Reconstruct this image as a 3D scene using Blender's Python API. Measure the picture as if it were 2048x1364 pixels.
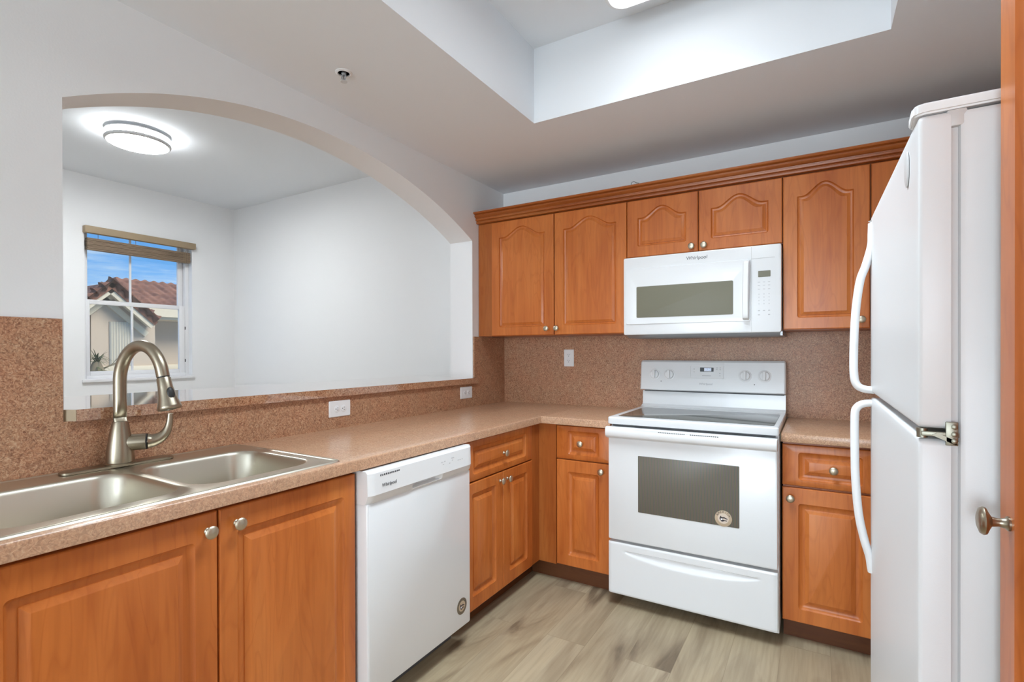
import bpy, bmesh, math, random
from mathutils import Vector, Matrix
random.seed(7)
S = bpy.context.scene
for o in list(bpy.data.objects): bpy.data.objects.remove(o)
COL = S.collection
PI = math.pi

# ------------------------------------------------------------------ camera
CAM = Vector((1.9454, -3.1398, 1.2718))
def cam_axes(yaw, pitch, roll):
    y = math.radians(yaw)
    fw = Vector((-math.sin(y), math.cos(y), 0)); r = Vector((math.cos(y), math.sin(y), 0)); u = Vector((0, 0, 1))
    a = math.radians(pitch); fw, u = fw*math.cos(a)+u*math.sin(a), u*math.cos(a)-fw*math.sin(a)
    a = math.radians(roll); r, u = r*math.cos(a)+u*math.sin(a), u*math.cos(a)-r*math.sin(a)
    return fw, r, u
fw, rt, up = cam_axes(30.8671, -0.2317, -0.1616)
cd = bpy.data.cameras.new('camera'); cam = bpy.data.objects.new('camera', cd); COL.objects.link(cam)
M = Matrix((rt, up, -fw)).transposed().to_4x4(); M.translation = CAM
cam.matrix_world = M
cd.sensor_width = 36; cd.lens = 1018.6374/2048*36; cd.shift_y = (707.6403-682)/2048; cd.clip_start = .02
S.camera = cam

# ------------------------------------------------------------------ view, world, sun, large lights
vs = S.view_settings
S.display_settings.display_device = 'sRGB'
vs.view_transform = 'Standard'; vs.look = 'None'; vs.gamma = 1; vs.use_curve_mapping = False
vs.exposure = 0.0

W = bpy.data.worlds.new('sky'); S.world = W; W.use_nodes = True
def world():
    t = W.node_tree; n = t.nodes; l = t.links; n.clear()
    tc = n.new('ShaderNodeTexCoord'); sep = n.new('ShaderNodeSeparateXYZ'); l.new(tc.outputs['Generated'], sep.inputs[0])
    grad = n.new('ShaderNodeValToRGB'); l.new(sep.outputs['Z'], grad.inputs[0])
    e = grad.color_ramp.elements
    e[0].position = 0.0; e[0].color = (.17, .40, .70, 1); e[1].position = .35; e[1].color = (.05, .20, .56, 1)
    mp = n.new('ShaderNodeMapping'); mp.inputs['Scale'].default_value = (3, 3, 26); mp.inputs['Rotation'].default_value = (.1, .08, 0)
    l.new(tc.outputs['Generated'], mp.inputs[0])
    no = n.new('ShaderNodeTexNoise'); no.inputs['Scale'].default_value = 1.6; no.inputs['Detail'].default_value = 6; no.inputs['Roughness'].default_value = .6
    l.new(mp.outputs[0], no.inputs['Vector'])
    cr = n.new('ShaderNodeValToRGB'); cr.color_ramp.elements[0].position = .43; cr.color_ramp.elements[1].position = .68
    cr.color_ramp.elements[1].color = (.8, .8, .8, 1)
    l.new(no.outputs['Fac'], cr.inputs[0])
    mx = n.new('ShaderNodeMix'); mx.data_type = 'RGBA'; l.new(cr.outputs[0], mx.inputs[0]); l.new(grad.outputs[0], mx.inputs[6])
    mx.inputs[7].default_value = (.50, .60, .69, 1)
    bg = n.new('ShaderNodeBackground'); l.new(mx.outputs[2], bg.inputs[0]); bg.inputs[1].default_value = 1.5
    out = n.new('ShaderNodeOutputWorld'); l.new(bg.outputs[0], out.inputs[0])
world()

def light(name, kind, loc, energy, color=(1, 1, 1), rot=(0, 0, 0), **k):
    d = bpy.data.lights.new(name, kind); d.energy = energy; d.color = color
    for a, b in k.items(): setattr(d, a, b)
    o = bpy.data.objects.new(name, d); COL.objects.link(o); o.location = loc; o.rotation_euler = rot; return o
sun = light('sun', 'SUN', (0, 0, 20), 4.6, (1, .94, .84), angle=math.radians(28))
sun.rotation_euler = Vector((-.60, -.26, -.62)).to_track_quat('-Z', 'Y').to_euler()
# added frontal fill light, unseen, at the rear opening behind the camera
light('fill_behind', 'AREA', (1.35, -9.85, 1.25), 218, (.83, .93, 1), (PI/2, 0, 0), shape='RECTANGLE', size=2.4, size_y=2.2)
# the fills below are added, without a window or fixture of their own
# added side fill behind the camera for the surfaces facing right
light('fill_side', 'AREA', (2.83, -4.7, 1.4), 5, (.82, .92, 1), (PI/2, 0, PI/2), shape='RECTANGLE', size=1.8, size_y=1.6)
# added overhead fill behind the camera for worktops and floor
light('fill_overhead', 'AREA', (1.7, -5.2, 2.40), 24, (.775, .91, 1), (0, 0, 0), shape='DISK', size=.9, spread=math.radians(130))
light('fill_dining', 'AREA', (-.7, -5.0, 1.35), 28, (.95, .98, 1), (PI/2, 0, math.radians(52)), shape='RECTANGLE', size=1.9, size_y=2.0)  # added dining fill, angled toward the window wall
LAMP_KITCHEN = 3.2
LAMP_DINING = 102.0

# ------------------------------------------------------------------ materials
def newmat(name):
    m = bpy.data.materials.new(name); m.use_nodes = True
    t = m.node_tree; return m, t, t.nodes['Principled BSDF']
def flat(name, col, rough=.5, metal=0, spec=.5, bump=0, bscale=200, coat=0):
    m, t, b = newmat(name)
    b.inputs['Base Color'].default_value = (*col, 1); b.inputs['Roughness'].default_value = rough
    b.inputs['Metallic'].default_value = metal; b.inputs['Specular IOR Level'].default_value = spec
    b.inputs['Coat Weight'].default_value = coat
    tc = t.nodes.new('ShaderNodeTexCoord'); no = t.nodes.new('ShaderNodeTexNoise')
    no.inputs['Scale'].default_value = bscale; no.inputs['Detail'].default_value = 3
    t.links.new(tc.outputs['Object'], no.inputs['Vector'])
    if bump:
        bp = t.nodes.new('ShaderNodeBump'); bp.inputs['Strength'].default_value = bump; bp.inputs['Distance'].default_value = .002
        t.links.new(no.outputs['Fac'], bp.inputs['Height']); t.links.new(bp.outputs[0], b.inputs['Normal'])
    else:
        mr = t.nodes.new('ShaderNodeMapRange'); mr.inputs['To Min'].default_value = max(0, rough-.03); mr.inputs['To Max'].default_value = rough+.03
        t.links.new(no.outputs['Fac'], mr.inputs['Value']); t.links.new(mr.outputs[0], b.inputs['Roughness'])
    return m
def ramp(t, fac, stops):
    r = t.nodes.new('ShaderNodeValToRGB'); t.links.new(fac, r.inputs[0])
    e = r.color_ramp.elements
    while len(e) < len(stops): e.new(.5)
    for q, (p, c) in zip(e, stops): q.position = p; q.color = (*c, 1)
    return r.outputs[0]
def mixc(t, fac, a, b, mode='MIX'):
    x = t.nodes.new('ShaderNodeMix'); x.data_type = 'RGBA'; x.blend_type = mode
    if isinstance(fac, float): x.inputs[0].default_value = fac
    else: t.links.new(fac, x.inputs[0])
    for k, v in ((6, a), (7, b)):
        if isinstance(v, tuple): x.inputs[k].default_value = (*v, 1)
        else: t.links.new(v, x.inputs[k])
    return x.outputs[2]
def wood(name, axis='z', dark=1.0, rough=.32):
    m, t, b = newmat(name)
    tc = t.nodes.new('ShaderNodeTexCoord'); oi = t.nodes.new('ShaderNodeObjectInfo')
    off = t.nodes.new('ShaderNodeVectorMath'); off.operation = 'MULTIPLY_ADD'
    cmb = t.nodes.new('ShaderNodeCombineXYZ')
    for i in range(3): t.links.new(oi.outputs['Random'], cmb.inputs[i])
    off.inputs[1].default_value = (7, 9, 11); t.links.new(cmb.outputs[0], off.inputs[0]); t.links.new(tc.outputs['Object'], off.inputs[2])
    def noise(sc, scale, det, dist=0):
        mp = t.nodes.new('ShaderNodeMapping'); mp.inputs['Scale'].default_value = sc
        t.links.new(off.outputs[0], mp.inputs[0])
        n = t.nodes.new('ShaderNodeTexNoise'); n.inputs['Scale'].default_value = scale; n.inputs['Detail'].default_value = det
        n.inputs['Distortion'].default_value = dist
        t.links.new(mp.outputs[0], n.inputs['Vector']); return n.outputs['Fac']
    s = {'z': (1, 1, .06), 'x': (.06, 1, 1), 'y': (1, .06, 1)}[axis]
    s2 = {'z': (1, 1, .16), 'x': (.16, 1, 1), 'y': (1, .16, 1)}[axis]
    broad = ramp(t, noise(s2, 7, 2, .6), [(.33, (.50*dark, .130*dark, .024*dark)), (.52, (.585*dark, .168*dark, .034*dark)), (.70, (.64*dark, .205*dark, .047*dark))])
    fine = ramp(t, noise(s, 60, 4, .4), [(.35, (.84, .80, .76)), (.6, (1, 1, 1))])
    swirl = ramp(t, noise(s2, 11, 1, 2.2), [(.45, (1, 1, 1)), (.5, (.87, .80, .74)), (.55, (1, 1, 1))])
    c = mixc(t, .6, broad, fine, 'MULTIPLY'); c = mixc(t, .7, c, swirl, 'MULTIPLY')
    t.links.new(c, b.inputs['Base Color'])
    b.inputs['Roughness'].default_value = rough; b.inputs['Specular IOR Level'].default_value = .45
    return m
def laminate(name, rough=.42, sheen_lift=0, coat=0):
    m, t, b = newmat(name)
    tc = t.nodes.new('ShaderNodeTexCoord')
    def noise(scale, det, dist):
        n = t.nodes.new('ShaderNodeTexNoise'); n.inputs['Scale'].default_value = scale; n.inputs['Detail'].default_value = det
        n.inputs['Distortion'].default_value = dist; t.links.new(tc.outputs['Object'], n.inputs['Vector']); return n.outputs['Fac']
    a = ramp(t, noise(84, 3, 2.6), [(.28, (.235, .092, .046)), (.42, (.425, .203, .111)), (.55, (.535, .29, .168)), (.70, (.65, .42, .27))])
    g = ramp(t, noise(62, 2, 2.5), [(.40, (.62, .56, .54)), (.5, (1, 1, 1)), (.62, (1.0, .97, .93))])
    p = ramp(t, noise(9, 2, 0), [(.35, (1.0, .92, .88)), (.6, (.95, 1, 1))])
    c = mixc(t, .75, a, g, 'MULTIPLY'); c = mixc(t, .6, c, p, 'MULTIPLY')
    if sheen_lift: c = mixc(t, sheen_lift, c, (.68, .46, .31))  # pale mix puts the sheen of the lit worktop into its colour
    t.links.new(c, b.inputs['Base Color'])
    b.inputs['Roughness'].default_value = rough
    b.inputs['Coat Weight'].default_value = coat; b.inputs['Coat Roughness'].default_value = .04; b.inputs['Coat IOR'].default_value = 1.6
    b.inputs['Specular IOR Level'].default_value = .5
    return m
def planks():
    m, t, b = newmat('vinyl_planks')
    tc = t.nodes.new('ShaderNodeTexCoord')
    mp = t.nodes.new('ShaderNodeMapping'); mp.inputs['Rotation'].default_value = (0, 0, PI/2); mp.inputs['Location'].default_value = (.123, .006, 0)
    t.links.new(tc.outputs['Object'], mp.inputs[0])
    br = t.nodes.new('ShaderNodeTexBrick'); br.inputs['Scale'].default_value = 1; br.inputs['Brick Width'].default_value = 1.22; br.inputs['Row Height'].default_value = .182
    br.inputs['Mortar Size'].default_value = .0009; br.offset = .37
    br.inputs['Color1'].default_value = (0, 0, 0, 1); br.inputs['Color2'].default_value = (1, 1, 1, 1); br.inputs['Mortar'].default_value = (.5, .5, .5, 1)
    t.links.new(mp.outputs[0], br.inputs['Vector'])
    base = ramp(t, br.outputs['Color'], [(0, (.395, .312, .205)), (.5, (.43, .345, .23)), (1, (.48, .39, .268))])
    shift = t.nodes.new('ShaderNodeVectorMath'); shift.operation = 'MULTIPLY_ADD'
    t.links.new(br.outputs['Color'], shift.inputs[0]); shift.inputs[1].default_value = (3.1, 5.7, 0); t.links.new(tc.outputs['Object'], shift.inputs[2])
    def noise(sc, scale, det, dist):
        q = t.nodes.new('ShaderNodeMapping'); q.inputs['Scale'].default_value = sc; t.links.new(shift.outputs[0], q.inputs[0])
        n = t.nodes.new('ShaderNodeTexNoise'); n.inputs['Scale'].default_value = scale; n.inputs['Detail'].default_value = det; n.inputs['Distortion'].default_value = dist
        t.links.new(q.outputs[0], n.inputs['Vector']); return n.outputs['Fac']
    soft = ramp(t, noise((1, .14, 1), 6, 3, .8), [(.32, (.62, .58, .55)), (.5, (1, 1, 1)), (.68, (1.12, 1.1, 1.06))])
    grain = ramp(t, noise((1, .05, 1), 75, 4, .3), [(.35, (.80, .78, .76)), (.6, (1, 1, 1))])
    knot = ramp(t, noise((1, .17, 1), 4.6, 5, 1.8), [(.30, (.34, .29, .27)), (.39, (.80, .77, .76)), (.47, (1, 1, 1))])
    c = mixc(t, .75, base, soft, 'MULTIPLY'); c = mixc(t, .6, c, grain, 'MULTIPLY'); c = mixc(t, .8, c, knot, 'MULTIPLY')
    seam = ramp(t, br.outputs['Fac'], [(0, (1, 1, 1)), (1, (.72, .69, .66))])
    c = mixc(t, 1.0, c, seam, 'MULTIPLY')
    t.links.new(c, b.inputs['Base Color']); b.inputs['Roughness'].default_value = .46; b.inputs['Specular IOR Level'].default_value = .35
    return m
def emit(name, col, strength):
    m, t, b = newmat(name)
    b.inputs['Base Color'].default_value = (.8, .8, .8, 1)
    b.inputs['Emission Color'].default_value = (*col, 1); b.inputs['Emission Strength'].default_value = strength
    return m
def brushed(name, col, rough, axis=(1, 1, 30)):
    m, t, b = newmat(name)
    b.inputs['Base Color'].default_value = (*col, 1); b.inputs['Metallic'].default_value = 1
    tc = t.nodes.new('ShaderNodeTexCoord'); mp = t.nodes.new('ShaderNodeMapping'); mp.inputs['Scale'].default_value = axis
    t.links.new(tc.outputs['Object'], mp.inputs[0])
    n = t.nodes.new('ShaderNodeTexNoise'); n.inputs['Scale'].default_value = 40; n.inputs['Detail'].default_value = 2
    t.links.new(mp.outputs[0], n.inputs['Vector'])
    mr = t.nodes.new('ShaderNodeMapRange'); mr.inputs['To Min'].default_value = rough-.025; mr.inputs['To Max'].default_value = rough+.025
    t.links.new(n.outputs['Fac'], mr.inputs['Value']); t.links.new(mr.outputs[0], b.inputs['Roughness'])
    return m
def pane_glass():
    m, t, b = newmat('window_glass'); n = t.nodes
    tr = n.new('ShaderNodeBsdfTransparent'); tr.inputs[0].default_value = (.97, .985, .985, 1)
    gl = n.new('ShaderNodeBsdfGlossy'); gl.inputs['Roughness'].default_value = .02
    mx = n.new('ShaderNodeMixShader'); mx.inputs[0].default_value = .05
    t.links.new(tr.outputs[0], mx.inputs[1]); t.links.new(gl.outputs[0], mx.inputs[2])
    t.links.new(mx.outputs[0], n['Material Output'].inputs['Surface']); return m
def woven():
    m, t, b = newmat('woven_wood_slats')
    tc = t.nodes.new('ShaderNodeTexCoord'); mp = t.nodes.new('ShaderNodeMapping'); mp.inputs['Scale'].default_value = (1, 3, 160)
    t.links.new(tc.outputs['Object'], mp.inputs[0]); n = t.nodes.new('ShaderNodeTexNoise'); n.inputs['Scale'].default_value = 2; n.inputs['Detail'].default_value = 3
    t.links.new(mp.outputs[0], n.inputs['Vector'])
    t.links.new(ramp(t, n.outputs['Fac'], [(.3, (.15, .10, .062)), (.7, (.34, .25, .17))]), b.inputs['Base Color']); b.inputs['Roughness'].default_value = .7
    return m
def rooftile():
    m, t, b = newmat('terracotta_roof')
    tc = t.nodes.new('ShaderNodeTexCoord'); n = t.nodes.new('ShaderNodeTexNoise'); n.inputs['Scale'].default_value = 4; n.inputs['Detail'].default_value = 4
    t.links.new(tc.outputs['Object'], n.inputs['Vector'])
    t.links.new(ramp(t, n.outputs['Fac'], [(.3, (.11, .045, .028)), (.5, (.20, .085, .05)), (.7, (.30, .14, .085))]), b.inputs['Base Color']); b.inputs['Roughness'].default_value = .85
    return m
def perforated():
    # dark oven glass, reflected haze put into its colour, with its screen's moire stripes
    m, t, b = newmat('oven_glass')
    tc = t.nodes.new('ShaderNodeTexCoord'); mp = t.nodes.new('ShaderNodeMapping'); mp.inputs['Rotation'].default_value = (0, .04, 0)
    t.links.new(tc.outputs['Object'], mp.inputs[0])
    w = t.nodes.new('ShaderNodeTexWave'); w.bands_direction = 'X'; w.inputs['Scale'].default_value = 24; w.inputs['Distortion'].default_value = .6; w.inputs['Detail'].default_value = 1
    t.links.new(mp.outputs[0], w.inputs['Vector'])
    c = ramp(t, w.outputs['Fac'], [(0, (.115, .118, .105)), (.35, (.15, .145, .095)), (.7, (.19, .135, .085)), (1, (.125, .115, .125))])
    t.links.new(c, b.inputs['Base Color']); b.inputs['Roughness'].default_value = .32; b.inputs['Specular IOR Level'].default_value = .4
    return m

MT = dict(
    wall=flat('white_wall_paint', (.865, .87, .875), .75, spec=.25, bump=.12, bscale=160),
    ceil=flat('cool_tinted_ceiling_paint', (.865, .895, .93), .85, spec=.2, bump=.12, bscale=110),  # ceiling white tinted cool to cancel warm bounced light
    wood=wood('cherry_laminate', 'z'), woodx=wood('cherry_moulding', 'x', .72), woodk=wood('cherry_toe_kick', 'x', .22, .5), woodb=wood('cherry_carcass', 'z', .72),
    lam=laminate('speckled_laminate'), lamtop=laminate('speckled_laminate_lit_top', .24, .35), lamled=laminate('speckled_laminate_ledge', .05, 0, 1.0), edge=flat('laminate_edge_strip', (.42, .32, .20), .5),
    floor=planks(), white=flat('white_enamel', (.80, .805, .815), .22, coat=.2), whitet=flat('white_textured_steel', (.74, .745, .755), .36, bump=.04, bscale=500),
    whitep=flat('white_plastic', (.84, .84, .845), .38), offw=flat('pale_grey_plastic', (.62, .62, .62), .4), print=flat('charcoal_print', (.13, .13, .14), .5), lightprint=flat('light_grey_print', (.50, .50, .51), .5), grey=flat('grey_print', (.40, .40, .42), .5), dark=flat('dark_print', (.03, .03, .035), .5),
    gap=flat('dark_gap', (.10, .10, .105), .6), nickel=brushed('brushed_nickel', (.365, .315, .24), .33), knob=brushed('satin_nickel_knob', (.56, .50, .39), .40),
    steel=brushed('stainless_steel', (.62, .58, .49), .36, (1, 30, 1)), zinc=brushed('zinc_bracket', (.30, .29, .235), .42), vent=flat('grey_vent_metal', (.36, .38, .40), .35, .4),
    mwglass=flat('microwave_glass', (.19, .18, .13), .42, spec=.3), ovenglass=perforated(), hob=flat('hob_glass', (.10, .103, .09), .10, spec=.4),  # olive haze reflected by the microwave glass is put into its colour
    black=flat('black_rubber', (.02, .02, .02), .45), display=flat('display_black', (.035, .04, .05), .15), blueglow=emit('clock_digits', (.30, .55, 1), .85), bluebg=emit('clock_backlight', (.004, .02, .12), .5),
    pane=pane_glass(), vinyl=flat('white_vinyl', (.83, .83, .84), .35), valance=flat('tan_valance', (.36, .27, .17), .6), woven=woven(),
    kitlamp=emit('kitchen_lamp_diffuser', (.92, .97, 1), LAMP_KITCHEN), dinlamp=emit('dining_lamp_diffuser', (.95, .985, 1), LAMP_DINING), dinside=emit('dining_lamp_side_glow', (.95, .985, 1), 26.0),
    stucco=flat('beige_stucco', (.50, .40, .30), .9, bump=.3, bscale=30), trimc=flat('cream_trim', (.62, .54, .40), .8), roof=rooftile(), shutter=flat('ivory_shutter', (.60, .55, .45), .7),
    leaf=flat('olive_leaf', (.12, .135, .06), .6), bark=flat('grey_bark', (.20, .16, .10), .9), ground=flat('warm_bounce_ground', (.46, .41, .33), .95),  # unseen ground coloured warm to bounce light up onto the house
    stickerd=flat('dimmed_tan_sticker', (.17, .13, .085), .45), sticker=flat('tan_sticker', (.50, .38, .26), .5), stickerl=flat('pale_sticker', (.66, .55, .45), .5), ink=flat('dark_ink', (.035, .025, .03), .5), hookm=flat('grey_wire', (.30, .30, .30), .4, .8))  # dishwasher sticker copy darkened: its foil reflection is put into the colour

# ------------------------------------------------------------------ object helpers
def empty(name, loc, label, cat, group=None, kind=None):
    o = bpy.data.objects.new(name, None); COL.objects.link(o); o.location = loc; o.empty_display_size = .05
    if label: o['label'] = label
    if cat: o['category'] = cat
    if group: o['group'] = group
    if kind: o['kind'] = kind
    return o
def worigin(p):
    v = Vector((0, 0, 0))
    while p: v += p.location; p = p.parent
    return v
def put(name, bm, mat, parent=None, origin=None, smooth=30, fix=True, label=None):
    """bm is in world coordinates; link it as one mesh, child of parent or with its own origin"""
    if fix: bmesh.ops.recalc_face_normals(bm, faces=bm.faces)
    base = worigin(parent) if parent else (Vector(origin) if origin else Vector((0, 0, 0)))
    bmesh.ops.translate(bm, verts=bm.verts, vec=-base)
    me = bpy.data.meshes.new(name); bm.to_mesh(me); bm.free()
    mats = mat if isinstance(mat, list) else [mat]
    for m in mats: me.materials.append(MT[m] if isinstance(m, str) else m)
    if smooth:
        me.polygons.foreach_set('use_smooth', [True]*len(me.polygons)); me.set_sharp_from_angle(angle=math.radians(smooth))
    o = bpy.data.objects.new(name, me); COL.objects.link(o)
    if parent: o.parent = parent
    else: o.location = base
    if label: o['label'] = label
    return o
def tag(o, label, cat, group=None):
    o['label'] = label; o['category'] = cat
    if group: o['group'] = group
    return o
def struct(name, bm, mat, parent=None, **k):
    o = put(name, bm, mat, parent, **k)
    if not parent: o['kind'] = 'structure'
    return o
def B(): return bmesh.new()
def box(bm, x0, x1, y0, y1, z0, z1, bev=0, seg=2, mi=0):
    r = bmesh.ops.create_cube(bm, size=1)
    for v in r['verts']: v.co = Vector(((x0+x1)/2+v.co.x*(x1-x0), (y0+y1)/2+v.co.y*(y1-y0), (z0+z1)/2+v.co.z*(z1-z0)))
    fs = set(f for v in r['verts'] for f in v.link_faces)
    for f in fs: f.material_index = mi
    if bev:
        es = list(set(e for v in r['verts'] for e in v.link_edges))
        bmesh.ops.bevel(bm, geom=es, offset=bev, segments=seg, profile=.5, affect='EDGES')
    return bm
def BX(*a, **k): return box(B(), *a, **k)
def strip(bm, A, C, close=False):
    n = len(A)
    for i in range(n if close else n-1):
        j = (i+1) % n
        q = [A[i], A[j], C[j], C[i]]
        if len(set(q)) == 4:
            try: bm.faces.new(q)
            except ValueError: pass
def loops(bm, L, cap0=True, cap1=True, close=True):
    V = [[bm.verts.new(p) for p in l] for l in L]
    for a, c in zip(V, V[1:]): strip(bm, a, c, close)
    if cap0: bm.faces.new(V[0])
    if cap1: bm.faces.new(V[-1])
    return V
def frame_of(d):
    d = Vector(d).normalized(); a = Vector((0, 0, 1)) if abs(d.z) < .9 else Vector((1, 0, 0))
    s = d.cross(a).normalized(); return d, s, s.cross(d)
def lathe(bm, c, axis, prof, seg=32, cap0=True, cap1=True):
    d, s, t = frame_of(axis); c = Vector(c)
    return loops(bm, [[c+d*h+(s*math.cos(2*PI*i/seg)+t*math.sin(2*PI*i/seg))*max(r, 1e-5) for i in range(seg)] for r, h in prof], cap0, cap1)
def tube(bm, pts, rad, seg=16, flat=1.0):
    pts = [Vector(p) for p in pts]; n = len(pts)
    if not isinstance(rad, (list, tuple)): rad = [rad]*n
    L = []; prev = None
    for i, p in enumerate(pts):
        d = (pts[min(i+1, n-1)]-pts[max(i-1, 0)]).normalized()
        if prev is None: _, s, t = frame_of(d)
        else:
            s = (prev-d*prev.dot(d)).normalized(); t = d.cross(s)
        prev = s
        L.append([p+(s*math.cos(2*PI*k/seg)*flat+t*math.sin(2*PI*k/seg))*rad[i] for k in range(seg)])
    loops(bm, L)
def bez(P, n):
    """Catmull-Rom through points"""
    P = [Vector(p) for p in P]; Q = [P[0]*2-P[1]]+P+[P[-1]*2-P[-2]]; out = []
    for i in range(1, len(Q)-2):
        for k in range(n):
            t = k/n; a, b, c, d = Q[i-1], Q[i], Q[i+1], Q[i+2]
            out.append(.5*((2*b)+(c-a)*t+(2*a-5*b+4*c-d)*t*t+(3*b-a-3*c+d)*t**3))
    return out+[P[-1]]
def prism(bm, poly, z0, z1, plane='xy', bev=0):
    f = {'xy': lambda a, b, h: (a, b, h), 'xz': lambda a, b, h: (a, h, b), 'yz': lambda a, b, h: (h, a, b)}[plane]
    V = loops(bm, [[f(a, b, z0) for a, b in poly], [f(a, b, z1) for a, b in poly]])
    return bm
def cells(bm, xs, ys, fill, z0, z1):
    nx, ny = len(xs)-1, len(ys)-1; vt = {}
    def v(i, j, z):
        k = (i, j, z)
        if k not in vt: vt[k] = bm.verts.new((xs[i], ys[j], z))
        return vt[k]
    F = lambda i, j: 0 <= i < nx and 0 <= j < ny and fill(i, j)
    for i in range(nx):
        for j in range(ny):
            if not F(i, j): continue
            for z in (z0, z1): bm.faces.new([v(i, j, z), v(i+1, j, z), v(i+1, j+1, z), v(i, j+1, z)])
            for (di, dj, a, c) in ((-1, 0, (i, j), (i, j+1)), (1, 0, (i+1, j), (i+1, j+1)), (0, -1, (i, j), (i+1, j)), (0, 1, (i, j+1), (i+1, j+1))):
                if not F(i+di, j+dj): bm.faces.new([v(*a, z0), v(*c, z0), v(*c, z1), v(*a, z1)])
    return bm
# a front is seen along its own axis: 'x+' faces the right (left-hand run), 'y-' faces the viewer (back run), 'x-' faces left
def mapper(face, pos):
    if face == 'x+': return lambda u, o, z: Vector((pos+o, u, z))
    if face == 'x-': return lambda u, o, z: Vector((pos-o, u, z))
    return lambda u, o, z: Vector((u, pos-o, z))
def rrect(u0, u1, z0, z1, r, k=5):
    """rounded rectangle, counter-clockwise from lower right corner; k points per corner"""
    out = []
    for cx, cz, a0 in ((u1-r, z0+r, -90), (u1-r, z1-r, 0), (u0+r, z1-r, 90), (u0+r, z0+r, 180)):
        for i in range(k):
            a = math.radians(a0+90*i/(k-1)); out.append((cx+r*math.cos(a), cz+r*math.sin(a)))
    return out
GROOVE = [(0, 0, .010), (.0012, -.0035, .010), (.004, -.0080, .009), (.009, -.0100, .007), (.0125, -.0104, .004), (.0132, -.0076, .001), (.0145, -.0074, .001), (.024, -.0012, .001), (.026, -.0008, .001), (.027, .0003, .001)]
GROOVE_LOW = [(0, 0, .012), (.002, -.0035, .012), (.007, -.0080, .010), (.014, -.0108, .008), (.022, -.0114, .005), (.0235, -.0114, .003), (.0245, -.0086, .001), (.026, -.0084, .001), (.0385, -.0004, .001), (.0400, .0003, .001), (.0412, .0005, .001)]
def panel_front(bm, mp, u0, u1, z0, z1, iu, iz0, iz1, th=.02, arch=0.0):
    """routed slab door/drawer front; its face lies at o = 0, its back at o = -th"""
    e = .004
    N = 23
    a0, a1, b0, b1 = u0+iu, u1-iu, z0+iz0, z1-iz1
    def outline(d, r):
        if not arch: return rrect(a0+d, a1-d, b0+d, b1-d, r)
        A0, A1 = a0+d, a1-d
        low = rrect(A0, A1, b0+d, b1, r)
        pts = low[:5]
        sh = b1-arch-d
        top = []
        for i in range(N):
            q = i/(N-1); t = 1-q
            s = min(max((t-.10)/.80, 0), 1)
            hgt = ((1-math.cos(2*PI*s))/2)**.85
            top.append((A0+(A1-A0)*t, sh+arch*hgt))
        return pts+top+low[15:]
    def outer(off):
        O0, O1, Q0, Q1 = u0+off, u1-off, z0+off, z1-off
        base = outline(0, .010); out = []
        n = len(base)
        for i, (u, z) in enumerate(base):
            fu = (u-a0)/(a1-a0); fz = (z-b0)/(b1-b0)
            if arch and 5 <= i < 5+N: out.append((O0+(O1-O0)*(1-(i-5)/(N-1)), Q1)); continue
            # corner groups
            grp = i if not arch else (i if i < 5 else i-(5+N)+15)
            g, kk = divmod(grp, 5)
            if g == 0: out.append((O0+(O1-O0)*fu, Q0) if kk < 2 else ((O1, Q0) if kk == 2 else (O1, Q0+(Q1-Q0)*fz)))
            elif g == 1: out.append((O1, Q0+(Q1-Q0)*fz) if kk < 2 else ((O1, Q1) if kk == 2 else (O0+(O1-O0)*fu, Q1)))
            elif g == 2: out.append((O0+(O1-O0)*fu, Q1) if kk < 2 else ((O0, Q1) if kk == 2 else (O0, Q0+(Q1-Q0)*fz)))
            else: out.append((O0, Q0+(Q1-Q0)*fz) if kk < 2 else ((O0, Q0) if kk == 2 else (O0+(O1-O0)*fu, Q0)))
        return out
    L = [[mp(u, -th, z) for u, z in outer(0)], [mp(u, -e, z) for u, z in outer(0)], [mp(u, -e*.35, z) for u, z in outer(e*.35)], [mp(u, 0, z) for u, z in outer(e)]]
    for d, o, r in (GROOVE if arch else GROOVE_LOW): L.append([mp(u, o, z) for u, z in outline(d, r)])
    loops(bm, L)
    return bm
KNOB = [(.0085, 0), (.0085, .002), (.006, .004), (.0048, .010), (.006, .016), (.0105, .0185), (.0158, .021), (.0168, .0235), (.0150, .0265), (.0095, .0285), (.0, .0292)]
def knob(parent, mp, u, z, scale=1.0, mat='knob'):
    b = B(); p = mp(u, 0, z); d = mp(u, 1, z)-p
    lathe(b, p, d, [(r*scale, h*scale) for r, h in KNOB], 28)
    return put('knob', b, mat, parent, smooth=40)
def door(parent, mp, u0, u1, z0, z1, kn=None, arch=0, iu=.060, iz0=.055, iz1=.045, name='door'):
    o = put(name, panel_front(B(), mp, u0, u1, z0, z1, iu, iz0, iz1, arch=arch), 'wood', parent, smooth=28)
    if kn: knob(o, mp, *kn)
    return o
def textobj(name, s, size, pos, udir, vdir, mat, parent, shear=0, ext=.0003, align='CENTER', spacing=1.0):
    cu = bpy.data.curves.new(name, 'FONT'); cu.body = s; cu.size = size; cu.extrude = ext; cu.align_x = align; cu.align_y = 'CENTER'; cu.shear = shear; cu.space_character = spacing
    t = bpy.data.objects.new('tmp', cu); COL.objects.link(t)
    dg = bpy.context.evaluated_depsgraph_get(); me = bpy.data.meshes.new_from_object(t.evaluated_get(dg)); bpy.data.objects.remove(t); bpy.data.curves.remove(cu)
    u = Vector(udir); v = Vector(vdir); n = u.cross(v); pos = Vector(pos)
    b = B(); b.from_mesh(me); bpy.data.meshes.remove(me)
    for q in b.verts: q.co = pos+u*q.co.x+v*q.co.y+n*q.co.z
    return put(name, b, mat, parent, smooth=0, fix=False)

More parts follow.
